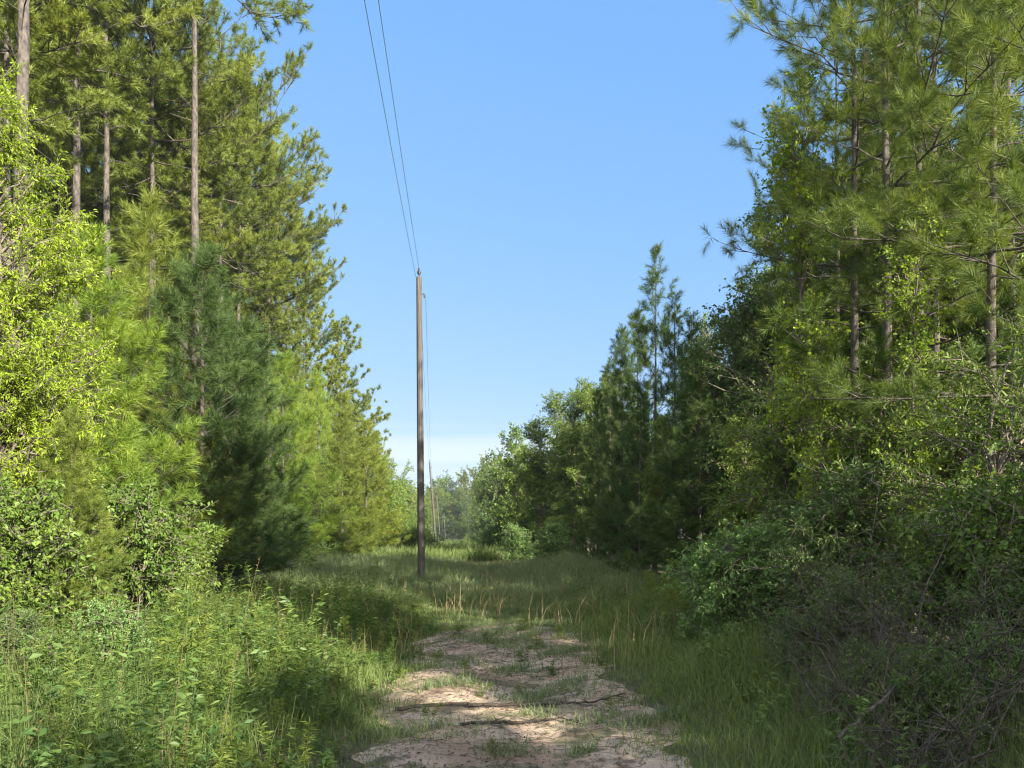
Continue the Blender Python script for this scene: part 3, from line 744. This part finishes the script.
put(sapling[0], 'broadleaf_tree', 'short thin sapling with yellow-lit leaves in the middle of the right-hand thicket', 'tree', 818, 11.5, top=272, rot=2.2)
put(sapling[0], 'broadleaf_tree', 'thin leafy sapling in front of the pine trunks, its light leaves against the needles', 'tree', 915, 10.5, top=170, rot=4.2)
put(broad[0], 'broadleaf_tree', 'dark broadleaf tree with a ragged top under the limb that reaches into the sky', 'tree', 778, 19, top=152)
put(broad[2], 'broadleaf_tree', 'dark broadleaf tree behind the thin sapling', 'tree', 835, 21, top=130)
put(broad[2], 'broadleaf_tree', 'shaded broadleaf tree one step lower left of the ragged-topped one', 'tree', 738, 23, top=255)
put(broad[0], 'broadleaf_tree', 'shaded broadleaf tree right of the spindly dark pine', 'tree', 712, 27, top=300)
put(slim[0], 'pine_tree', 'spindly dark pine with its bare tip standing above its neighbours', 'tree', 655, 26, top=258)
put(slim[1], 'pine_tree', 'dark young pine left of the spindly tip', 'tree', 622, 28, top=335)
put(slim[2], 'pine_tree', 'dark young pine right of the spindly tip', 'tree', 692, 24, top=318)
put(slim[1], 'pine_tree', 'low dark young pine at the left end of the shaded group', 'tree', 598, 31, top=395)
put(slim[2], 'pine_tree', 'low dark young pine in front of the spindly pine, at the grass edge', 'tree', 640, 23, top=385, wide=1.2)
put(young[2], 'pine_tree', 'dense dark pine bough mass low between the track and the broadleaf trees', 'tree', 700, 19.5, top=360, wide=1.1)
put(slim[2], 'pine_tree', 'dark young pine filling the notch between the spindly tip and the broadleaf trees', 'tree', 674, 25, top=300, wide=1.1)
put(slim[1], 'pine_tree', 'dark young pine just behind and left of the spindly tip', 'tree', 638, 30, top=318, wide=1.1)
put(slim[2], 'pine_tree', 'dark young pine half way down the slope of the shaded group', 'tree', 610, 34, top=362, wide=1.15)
put(broad[0], 'broadleaf_tree', 'dense broadleaf tree behind the near trunks, closing the sky at the top right', 'tree', 905, 18, top=-40, wide=0.9)
put(broad[3], 'broadleaf_tree', 'light green broadleaf tree rising behind the thickest trunk', 'tree', 868, 19, top=30, wide=0.85)
put(broad[1], 'broadleaf_tree', 'sunlit broadleaf tree high in the top right corner behind the limbs', 'tree', 990, 17, top=-60, wide=0.9)
put(near[1], 'pine_tree', 'pine standing between the thin sapling and the thickest trunk, its crown against the sky', 'tree', 838, 17, top=20, rot=1.2)
put(near[0], 'pine_tree', 'pine deep behind the near trunks at the right edge', 'tree', 1010, 15, h=15, rot=0.9)
put(broad[1], 'broadleaf_tree', 'sunlit-topped broadleaf tree left of the dark pines', 'tree', 588, 50, top=366, wide=1.1)
put(broad[3], 'broadleaf_tree', 'yellow-green broadleaf tree beside the sunlit-topped one', 'tree', 560, 56, top=388, wide=1.2)
put(broad[1], 'broadleaf_tree', 'rounded broadleaf tree with its lit side facing the clearing', 'tree', 540, 54, top=408, wide=1.3)
put(farb[0], 'broadleaf_tree', 'bushy tree stepping down toward the end of the clearing', 'tree', 516, 68, top=418)
put(farb[1], 'broadleaf_tree', 'darker tree behind the bushy one at the clearing bend', 'tree', 502, 84, top=434)
put(farb[1], 'broadleaf_tree', 'hazy tall tree right of the distant pines', 'tree', 488, 125, top=456)
put(broad[3], 'broadleaf_tree', 'loose broadleaf tree joining the dark pines to the lit trees on their left', 'tree', 602, 44, top=368, wide=1.1)
put(broad[1], 'broadleaf_tree', 'broadleaf tree standing between the lit trees, slightly taller and ragged at the top', 'tree', 574, 47, top=376, wide=1.1)
put(broad[1], 'broadleaf_tree', 'light broadleaf tree mixed in among the dark young pines', 'tree', 668, 22.5, top=400, wide=1.1)
put(bush[0], 'shrub', 'fresh green rounded bush at the foot of the dark pines, left end', 'shrub', 520, 43, top=525, wide=1.2)
put(bush[0], 'shrub', 'pale green bush in shade beside the fresh green rounded one', 'shrub', 548, 38, top=523, wide=1.2)
put(bush[0], 'shrub', 'pale green bush where the grass meets the dark pines', 'shrub', 575, 35, top=552, wide=1.2)
put(farb[2], 'broadleaf_tree', 'yellow-lit bush at the far end of the grass, right of the distant poles', 'shrub', 480, 92, top=535, wide=1.4)

for k, (px, d, tp) in enumerate([(492, 70, 524), (486, 110, 530), (478, 140, 533), (470, 190, 534), (424, 72, 528), (427, 110, 532), (432, 170, 534), (415, 60, 526)]):
    put(bush[k % 5], 'shrub', 'low bush in the rough growth that narrows the far end of the clearing', 'shrub', px, d, top=tp, group='low bushes narrowing the far end', wide=1.5)
put(bush[0], 'shrub', 'large pale green bush standing out from the shaded thicket right of the track', 'shrub', 732, 10.5, top=522, wide=1.1)
put(bush[4], 'shrub', 'narrow-leaved bush behind the large pale green bush', 'shrub', 790, 12, top=500)
put(bush[1], 'shrub', 'dark bush right of the large pale green bush', 'shrub', 820, 9.2, top=548)
put(bush[4], 'shrub', 'dark narrow-leaved bush in the middle of the right-hand thicket', 'shrub', 850, 10, top=470, wide=1.1)
put(spray[0], 'broadleaf_tree', 'leafy sapling with light catching its leaves by the right edge', 'tree', 1000, 8.5, top=335)
put(spray[0], 'broadleaf_tree', 'leafy sapling under the thickest trunk', 'tree', 900, 11, top=345, rot=2.0)
put(spray[0], 'broadleaf_tree', 'shaded leafy sapling under the dark broadleaf trees', 'tree', 815, 14.5, top=350, rot=4.0)
put(broad[2], 'broadleaf_tree', 'dark broadleaf tree filling the gap behind the near trunks', 'tree', 900, 20, top=260)
put(broad[1], 'broadleaf_tree', 'broadleaf tree behind the near pines at the right edge', 'tree', 985, 16, top=240)
put(bush[1], 'shrub', 'dark bush at the right edge behind the bare twigs', 'shrub', 960, 7.6, top=505)
put(bush[0], 'shrub', 'low green sprig among the bare twigs by the right edge', 'shrub', 1000, 5.6, top=620, wide=0.6)
put(bush[1], 'shrub', 'dark low bush between the grass and the bare twigs', 'shrub', 800, 7.6, top=610)
put(tangle[0], 'dead_bush', 'grey tangle of bare twigs nearest the grass in the bottom right', 'dead brush', 862, 6.3, top=585)
put(tangle[1], 'dead_bush', 'tall grey tangle of bare twigs in the bottom right corner', 'dead brush', 985, 5.8, top=505)
put(tangle[1], 'dead_bush', 'grey tangle of bare twigs in front of the dark thicket bush', 'dead brush', 905, 7.0, top=520, rot=2)
put(bush[1], 'shrub', 'dark low shrub growing up through the bare twigs', 'shrub', 880, 5.7, top=640, wide=0.8)
put(bush[4], 'shrub', 'narrow-leaved dark shrub in the bottom right corner', 'shrub', 1010, 6.4, top=560)
put(bush[1], 'shrub', 'dark shrub between the large pale green bush and the bare twigs', 'shrub', 845, 8.0, top=570)
put(bush[0], 'shrub', 'second pale green bush just behind the large one, nearer the dark pines', 'shrub', 705, 13.5, top=545, wide=1.0)
put(bush[4], 'shrub', 'dark leafy shrub standing in front of the twigs at the bottom edge', 'shrub', 930, 5.3, top=650, wide=0.9)
put(bush[2], 'shrub', 'leafy shrub half way up the right edge above the bare twigs', 'shrub', 1005, 7.0, top=470)
put(tangle[2], 'dead_bush', 'low brownish tangle of bare twigs at the bottom edge', 'dead brush', 925, 4.9, top=640)

# ------------------------------------------------------------------ woods behind
def woods():
    rng = np.random.default_rng(9); kk = 0
    for (n, y0, y1, sgn, lab, grp) in ((30, 10, 120, -1, 'tall pine deep in the left woods, seen only in pieces between nearer trees', 'pines deep in the left woods'),
                                       (14, 90, 240, -1, 'distant pine in the left tree line, merging with its neighbours', 'distant trees of the left tree line')):
        for i in range(n):
            d = y0 + (y1 - y0) * (i + rng.random()) / n
            off = rng.uniform(5, 30) if sgn < 0 and d < 120 else rng.uniform(2, 22)
            X = float(edge_l(np.array(d))) - 3 - off
            pr = tall[rng.integers(3)] if d < 70 else farp[rng.integers(3)]
            px = 512 + X / d * F
            h = rng.uniform(21, 28) if d < 120 else rng.uniform(15, 19)
            # keep the sky free: no crown above the tree line of the photograph
            lim = np.interp(px, [-200, 150, 220, 280, 320, 350, 380, 400, 430], [-400, -100, 50, 180, 300, 390, 450, 470, 500])
            h = min(h, float(topz(lim + 12, d)))
            if h < 5: continue
            put(pr, 'pine_tree', lab, 'tree', px, d, h=h, group=grp)
    for i in range(34):
        d = 9 + 130 * (i + rng.random()) / 34
        X = float(edge_r(np.array(d))) + 4.0 + rng.uniform(0, 18)
        px = 512 + X / d * F
        lim = np.interp(px, [480, 520, 600, 660, 720, 740, 780, 830, 1024], [470, 425, 385, 335, 300, 265, 170, 60, -200])
        h = min(rng.uniform(12, 16) if d > 15 else rng.uniform(7, 9), float(topz(lim + 10, d)))
        if h < 3: continue
        pr = broad[rng.integers(4)] if d < 60 else farb[rng.integers(3)]
        put(pr, 'broadleaf_tree', 'shaded tree inside the right-hand woods, mostly hidden by nearer foliage', 'tree', px, d, h=h, group='trees inside the right woods')
    for i in range(34):
        d = rng.uniform(165, 300); X = wx(rng.uniform(405, 512), d) if i > 8 else wx(rng.uniform(432, 470), 300 + rng.random() * 20)
        if i <= 8: d = 305
        if i > 8 and abs(X - (-1 - 0.075 * d)) < 5 + 0.0 * d: X += 9 * (1 if rng.random() < 0.6 else -1)
        px = 512 + X / d * F
        lim = np.interp(px, [400, 430, 455, 470, 490, 520], [470, 488, 474, 463, 459, 425])
        h = min(rng.uniform(17, 25), float(topz(lim + rng.uniform(0, 12), d)))
        put((farp + farb)[rng.integers(6)], 'forest_tree', 'hazy bluish tree in the distance closing the end of the clearing', 'tree', px, d, h=h, group='hazy distant trees at the end of the clearing')
    for i, (px, d) in enumerate([(10, 36), (40, 42), (62, 34), (92, 40), (122, 44), (138, 38), (170, 46), (186, 40), (30, 52), (110, 56), (160, 58), (205, 54), (75, 60)]):
        put(tall[i % 3], 'pine_tree', 'tall pine deep in the left woods, seen only in pieces between nearer trees', 'tree', px, d, h=rng.uniform(25, 29), group='pines deep in the left woods', wide=1.1)
    for i in range(26):
        px = 372 + 150 * (i + 0.5 * rng.random()) / 26; d = 318 + rng.uniform(0, 25)
        lim = np.interp(px, [370, 430, 445, 470, 490, 530], [470, 486, 474, 462, 456, 440])
        h = min(rng.uniform(24, 36), float(topz(lim + rng.uniform(-4, 14), d)))
        put((farb + farp)[i % 6], 'forest_tree', 'hazy bluish tree in the distance closing the end of the clearing', 'tree', px, d, h=h, group='hazy distant trees at the end of the clearing', wide=1.3)
    for i in range(16):
        px = 400 + 110 * (i + 0.5 * rng.random()) / 16; d = 290 + rng.uniform(0, 12)
        put(farb[i % 3], 'forest_tree', 'hazy bluish tree in the distance closing the end of the clearing', 'tree', px, d, h=rng.uniform(8, 12), group='hazy distant trees at the end of the clearing', wide=2.0)
    for i, (px, d, tp) in enumerate([(318, 56, 378), (345, 62, 400), (376, 84, 436), (296, 60, 362)]):
        put(young[i % 2], 'pine_tree', 'sunlit young pine standing shoulder to shoulder with others below the tall pines', 'tree', px, d, top=tp, group='young pines below the tall left pines', wide=0.72)
    for i in range(36):     # saplings that close the left edge down to the grass
        d = 15 + 115 * (i / 36) ** 1.25; X = float(edge_l(np.array(d))) - rng.uniform(1.5, 7)
        px = 512 + X / d * F
        lim = np.interp(px, [-100, 150, 235, 330, 380, 410, 430], [300, 340, 455, 465, 485, 500, 520])
        h = min(rng.uniform(3.5, 7), float(topz(lim, d)))
        pr, nm = ((young[rng.integers(2)], 'pine_tree') if i % 2 else (broad[rng.integers(4)], 'broadleaf_tree')) if d < 60 else (farb[rng.integers(3)], 'broadleaf_tree')
        put(pr, nm, 'sapling in the hedge of young growth closing the left edge of the clearing', 'tree', px, d, h=h, group='saplings along the left edge', wide=1.5)
    for i in range(44):
        d = 11 + 120 * (i / 44) ** 1.25; X = float(edge_r(np.array(d))) + rng.uniform(1.2, 6)
        px = 512 + X / d * F
        h = min(rng.uniform(3, 6), float(topz(np.interp(px, [480, 600, 700, 1024], [470, 430, 400, 300]), d)))
        pr, nm = ((slim[rng.integers(3)], 'pine_tree') if i % 2 else (broad[rng.integers(4)], 'broadleaf_tree')) if d < 60 else (farb[rng.integers(3)], 'broadleaf_tree')
        put(pr, nm, 'sapling in the shaded hedge of growth closing the right edge of the clearing', 'tree', px, d, h=h, group='saplings along the right edge', wide=1.5)
    # trees behind the camera to the right; they throw the shade that lies over the track
    for (X, d, h, w) in ((5.4, 3.0, 5.0, 1.5), (4.8, 1.0, 4.6, 1.4), (6.0, 4.6, 5.4, 1.4), (5.6, -1.0, 5.8, 1.25), (4.2, -2.8, 5.2, 1.25), (7.0, -3.2, 6.8, 1.1), (3.6, -5.2, 5.4, 1.0), (7.9, 2.6, 14.5, 1.0), (7.5, -9, 8, 1), (12, -6, 8.5, 1)):
        put(broad[RNG.integers(4)], 'broadleaf_tree', 'roadside tree beyond the right edge of the view that shades the track', 'tree', 0, d, h=h, x=X, group='roadside trees beyond the right edge', wide=w)
woods()

# ------------------------------------------------------------------ roadside weeds one can tell apart
for k, (x, d, h) in enumerate([(-0.15, 6.1, .16), (-0.3, 7.95, .22), (0.1, 8.3, .2), (0.5, 9.2, .22), (-0.55, 9.0, .2), (0.15, 10.1, .26), (0.35, 11.0, .28), (-0.4, 11.6, .25), (0.75, 12.2, .25), (-0.9, 12.6, .3), (0.2, 13.2, .3), (-0.8, 7.2, .2), (0.95, 7.4, .2), (1.1, 9.6, .25), (-1.0, 10.2, .25)]):
    put(weed[k % 3] if k % 2 else plume[k % 3], 'low_weed', 'small green weed tuft growing through the bare dirt track', 'weed', 0, d, h=h, x=x, group='weed tufts on the track', wide=2.2)
put(plume[0], 'tall_weed', 'tallest feathery weed rising over the left bank beside the shaded trees', 'weed', 184, 6.6, top=580, rot=0.4, wide=1.25)
put(plume[2], 'tall_weed', 'feathery weed half as tall just right of the tallest one', 'weed', 218, 6.5, top=632)
put(plume[1], 'tall_weed', 'thin upright feathery weed on the left bank nearer the track', 'weed', 342, 10.2, top=618)
put(plume[2], 'tall_weed', 'bushy feathery weed in the middle of the left bank', 'weed', 250, 8.6, top=610)
for k, (px, d, t) in enumerate([(272, 8.2, 640), (225, 6.6, 668), (300, 9.4, 628), (150, 6.4, 690), (95, 6.6, 672), (40, 6.0, 690), (200, 5.6, 715), (320, 8.4, 655), (265, 6.2, 690), (120, 5.4, 728), (255, 9.6, 612), (365, 11.5, 628)]):
    put(weed[k % 3], 'leafy_weed', 'leafy green weed clump on the sunlit left bank, among others alike', 'weed', px, d, top=t, group='leafy weeds on the left bank')
for k, (px, d, t) in enumerate([(235, 7.4, 650), (262, 7.0, 668), (205, 6.0, 690), (290, 7.8, 662), (310, 8.8, 640), (232, 5.4, 715), (330, 9.3, 640), (275, 6.2, 700), (352, 8.2, 672), (190, 5.2, 722), (380, 9.5, 665), (300, 6.4, 715), (372, 7.2, 705), (250, 5.0, 745)]):
    put(plume[k % 3], 'tall_weed', 'soft feathery weed in the sunlit middle of the left bank, among others alike', 'weed', px, d, top=t, group='feathery weeds on the left bank', wide=1.1)
for k, (px, d, t) in enumerate([(668, 13.5, 560), (650, 14.5, 572), (680, 12.8, 575), (634, 15.5, 590), (612, 17, 592), (662, 12, 596)]):
    put(plume[k % 3], 'tall_weed', 'upright feathery weed in the group beside the large pale green bush', 'weed', px, d, top=t, group='feathery weeds by the pale green bush')
for k, (px, d, t) in enumerate([(398, 24, 560), (408, 25, 566), (392, 22, 572), (446, 26, 562), (372, 22, 566), (352, 20, 572)]):
    put(plume[k % 3], 'tall_weed', 'thin grassy weed stalk around the foot of the nearest pole', 'weed', px, d, top=t, group='weed stalks near the nearest pole')

# ------------------------------------------------------------------ poles and wires
def pole_proto(H=11.0):
    g = Geo(); z = np.array([-0.5, 0, 0.6, 2, 4, 6, 8, 10, H - 0.02, H])
    r = 0.120 - 0.034 * np.clip(z / H, 0, 1)
    r[-1] *= 0.9
    tube(g, np.column_stack([z * 0, z * 0, z]), r, 18)
    shaft = g.mesh('pole_shaft', M['pole'], True)
    g = Geo()   # pin insulator on the pole top: profile turned about the axis
    zz = np.array([-0.12, 0.10, 0.101, 0.13, 0.16, 0.161, 0.20, 0.25, 0.27, 0.30, 0.32])
    rr = 0.62 * np.array([0.020, 0.020, 0.075, 0.085, 0.06, 0.10, 0.075, 0.06, 0.045, 0.055, 0.03])
    tube(g, np.column_stack([zz * 0, zz * 0, zz + H]), rr, 14)
    ins = g.mesh('pin_insulator', M['porcelain'], True)
    g = Geo()   # side bracket with its spool, a metre below the top
    tube(g, np.array([[0.06, 0, H - 0.62], [0.13, 0, H - 0.60], [0.18, 0, H - 0.62]]), [0.018, 0.018, 0.015], 8)
    tube(g, np.array([[0.17, 0, H - 0.74], [0.17, 0, H - 0.71], [0.17, 0, H - 0.68], [0.17, 0, H - 0.64], [0.17, 0, H - 0.61]]), [0.02, 0.036, 0.024, 0.036, 0.02], 10)
    br = g.mesh('side_bracket', M['steel'], True)
    g = Geo()   # ground wire stapled down the shaft
    zq = np.linspace(0.1, H - 0.5, 24); rq = 0.120 - 0.034 * zq / H + 0.004; aq = -2.0 + 0.05 * np.sin(zq * 3)
    tube(g, np.column_stack([np.cos(aq) * rq, np.sin(aq) * rq, zq]), 0.006, 5)
    gw = g.mesh('ground_wire', M['steel'], True)
    return [('shaft', shaft), ('insulator', ins), ('bracket', br), ('ground_wire', gw)], H
PP = pole_proto()
pd = [24.0, 86.0, 146.0, 205.0, 262.0]
pbase = [421.5, 436.5, 440.5, 443, 445.5]
ptop = [419, 429.5, 436.5, 441, 444]
plab = ['weathered wooden utility pole standing tall in the grass in the middle of the view',
        'second utility pole, leaning slightly left just right of the tall nearest pole',
        'third utility pole down the clearing, right of the leaning one', 'fourth and much shorter looking pole down the clearing', 'farthest and smallest looking pole at the end of the clearing']
ptopy = [277, 462, 495, 508, 513]
tops = []
for k in range(5):
    d = pd[k]; X = wx(pbase[k], d); z0 = float(gz(X, d)); H = topz(ptopy[k], d) - z0
    tiltx = (wx(ptop[k], d) - X) / H
    o = plant(PP[0], 'utility_pole', plab[k], 'utility pole', (X, d, z0), 0, (1, 1, H / 11.0), 'utility poles along the clearing', (0, math.atan(tiltx)))
    tops.append(np.array([X + tiltx * H, d, z0 + H]))
prev = np.array([1.28, -31.0, tops[0][2] + 0.1])
def span(a, b, sag, name, label):
    s = np.linspace(0, 1, 40)[:, None]
    p = a + (b - a) * s; p[:, 2] -= sag * 4 * (s * (1 - s))[:, 0]
    g = Geo(); tube(g, p, 0.0062, 6)
    tag(link(bpy.data.objects.new('power_line', g.mesh('power_line', M['wire'], True))), label, 'power line')
pin = np.array([0.0, 0, 0.27]); spool = np.array([0.21, 0, -0.68])
span(prev + pin, tops[0] + pin, 1.0, '', 'upper wire running overhead to the insulator on top of the nearest pole')
span(prev + np.array([-0.30, 0, -0.1]), tops[0] + np.array([-0.10, 0, 0.0]), 1.0, '', 'left wire of the overhead pair, ending just under the top of the nearest pole')
for k in range(4):
    names = ['nearest and second', 'second and third', 'third and fourth', 'fourth and farthest']
    span(tops[k] + pin * 1.0, tops[k + 1] + pin, 0.9, '', 'upper wire between the %s poles' % names[k])
    span(tops[k] + spool, tops[k + 1] + spool, 1.0, '', 'lower wire between the %s poles' % names[k])

# ------------------------------------------------------------------ fallen sticks on the track
def fallen(name, label, pts, r, seed):
    rng = np.random.default_rng(seed); g = Geo()
    pts = np.array(pts, float); s = np.linspace(0, 1, len(pts)); q = np.linspace(0, 1, 40)
    p = np.column_stack([np.interp(q, s, pts[:, 0]), np.interp(q, s, pts[:, 1])]) + rng.normal(0, 0.012, (40, 2))
    z = gz(p[:, 0], p[:, 1]) + 0.02 + r + np.abs(rng.normal(0, 0.006, 40))
    tube(g, np.column_stack([p, z]), r * (1 - 0.6 * q) * rng.uniform(0.85, 1.15, 40), 7)
    m = 12; i = rng.integers(4, 38, m); a = np.column_stack([p[i], z[i]])
    b = a + np.column_stack([rng.normal(0, .16, m), rng.normal(0, .12, m), np.abs(rng.normal(0, .03, m))])
    sticks(g, a, b, r * 0.35, 0.002, 4)
    tag(link(bpy.data.objects.new(name, g.mesh(name, M['stick'], True))), label, 'branch')
M['stick'] = bark_mat('fallen_stick', (0.022, 0.018, 0.014), (0.060, 0.047, 0.036), 12)
fallen('fallen_branch', 'long thin dark branch lying across the whole dirt track', [(-1.12, 7.35), (-0.6, 7.5), (-0.2, 7.45), (0.3, 7.6), (0.8, 7.7), (1.15, 8.0)], 0.019, 1)
fallen('fallen_branch', 'shorter crooked branch lying on the track in front of the long one', [(-0.45, 6.75), (-0.1, 6.82), (0.2, 6.95), (0.45, 7.1), (0.62, 6.9)], 0.015, 2)
def leaning_stick(label, px0, py0, d0, px1, py1, d1, r):
    a = np.array([wx(px0, d0), d0, topz(py0, d0)]); b = np.array([wx(px1, d1), d1, topz(py1, d1)])
    s = np.linspace(0, 1, 14)[:, None]; rng = np.random.default_rng(5)
    p = a + (b - a) * s + rng.normal(0, 0.008, (14, 3)); g = Geo(); tube(g, p, r * (1 - 0.5 * s[:, 0]), 7)
    tag(link(bpy.data.objects.new('dead_branch', g.mesh('dead_branch', M['twig'], True))), label, 'branch')
leaning_stick('pale dead branch leaning up to the right through the twigs, bottom right', 838, 738, 5.0, 912, 672, 5.4, 0.015)

# ------------------------------------------------------------------ the air: a little morning haze down the clearing
def haze():
    x0, x1, y0, y1, z0, z1 = -120, 120, -40, 420, -2.5, 42
    v = np.array([(x, y, z) for z in (z0, z1) for y in (y0, y1) for x in (x0, x1)], float)
    q = [(0, 2, 3, 1), (4, 5, 7, 6), (0, 1, 5, 4), (2, 6, 7, 3), (0, 4, 6, 2), (1, 3, 7, 5)]
    m, n, out = nt('haze')
    p = n.nodes.new('ShaderNodeVolumePrincipled'); p.inputs['Color'].default_value = (0.80, 0.90, 1.0, 1)
    p.inputs['Density'].default_value = 0.00025; p.inputs['Anisotropy'].default_value = 0.2
    n.links.new(p.outputs[0], out.inputs['Volume'])
    g = Geo(); g.add(v, None, q)
    tag(link(bpy.data.objects.new('haze', g.mesh('haze', m))), kind='stuff')
haze()
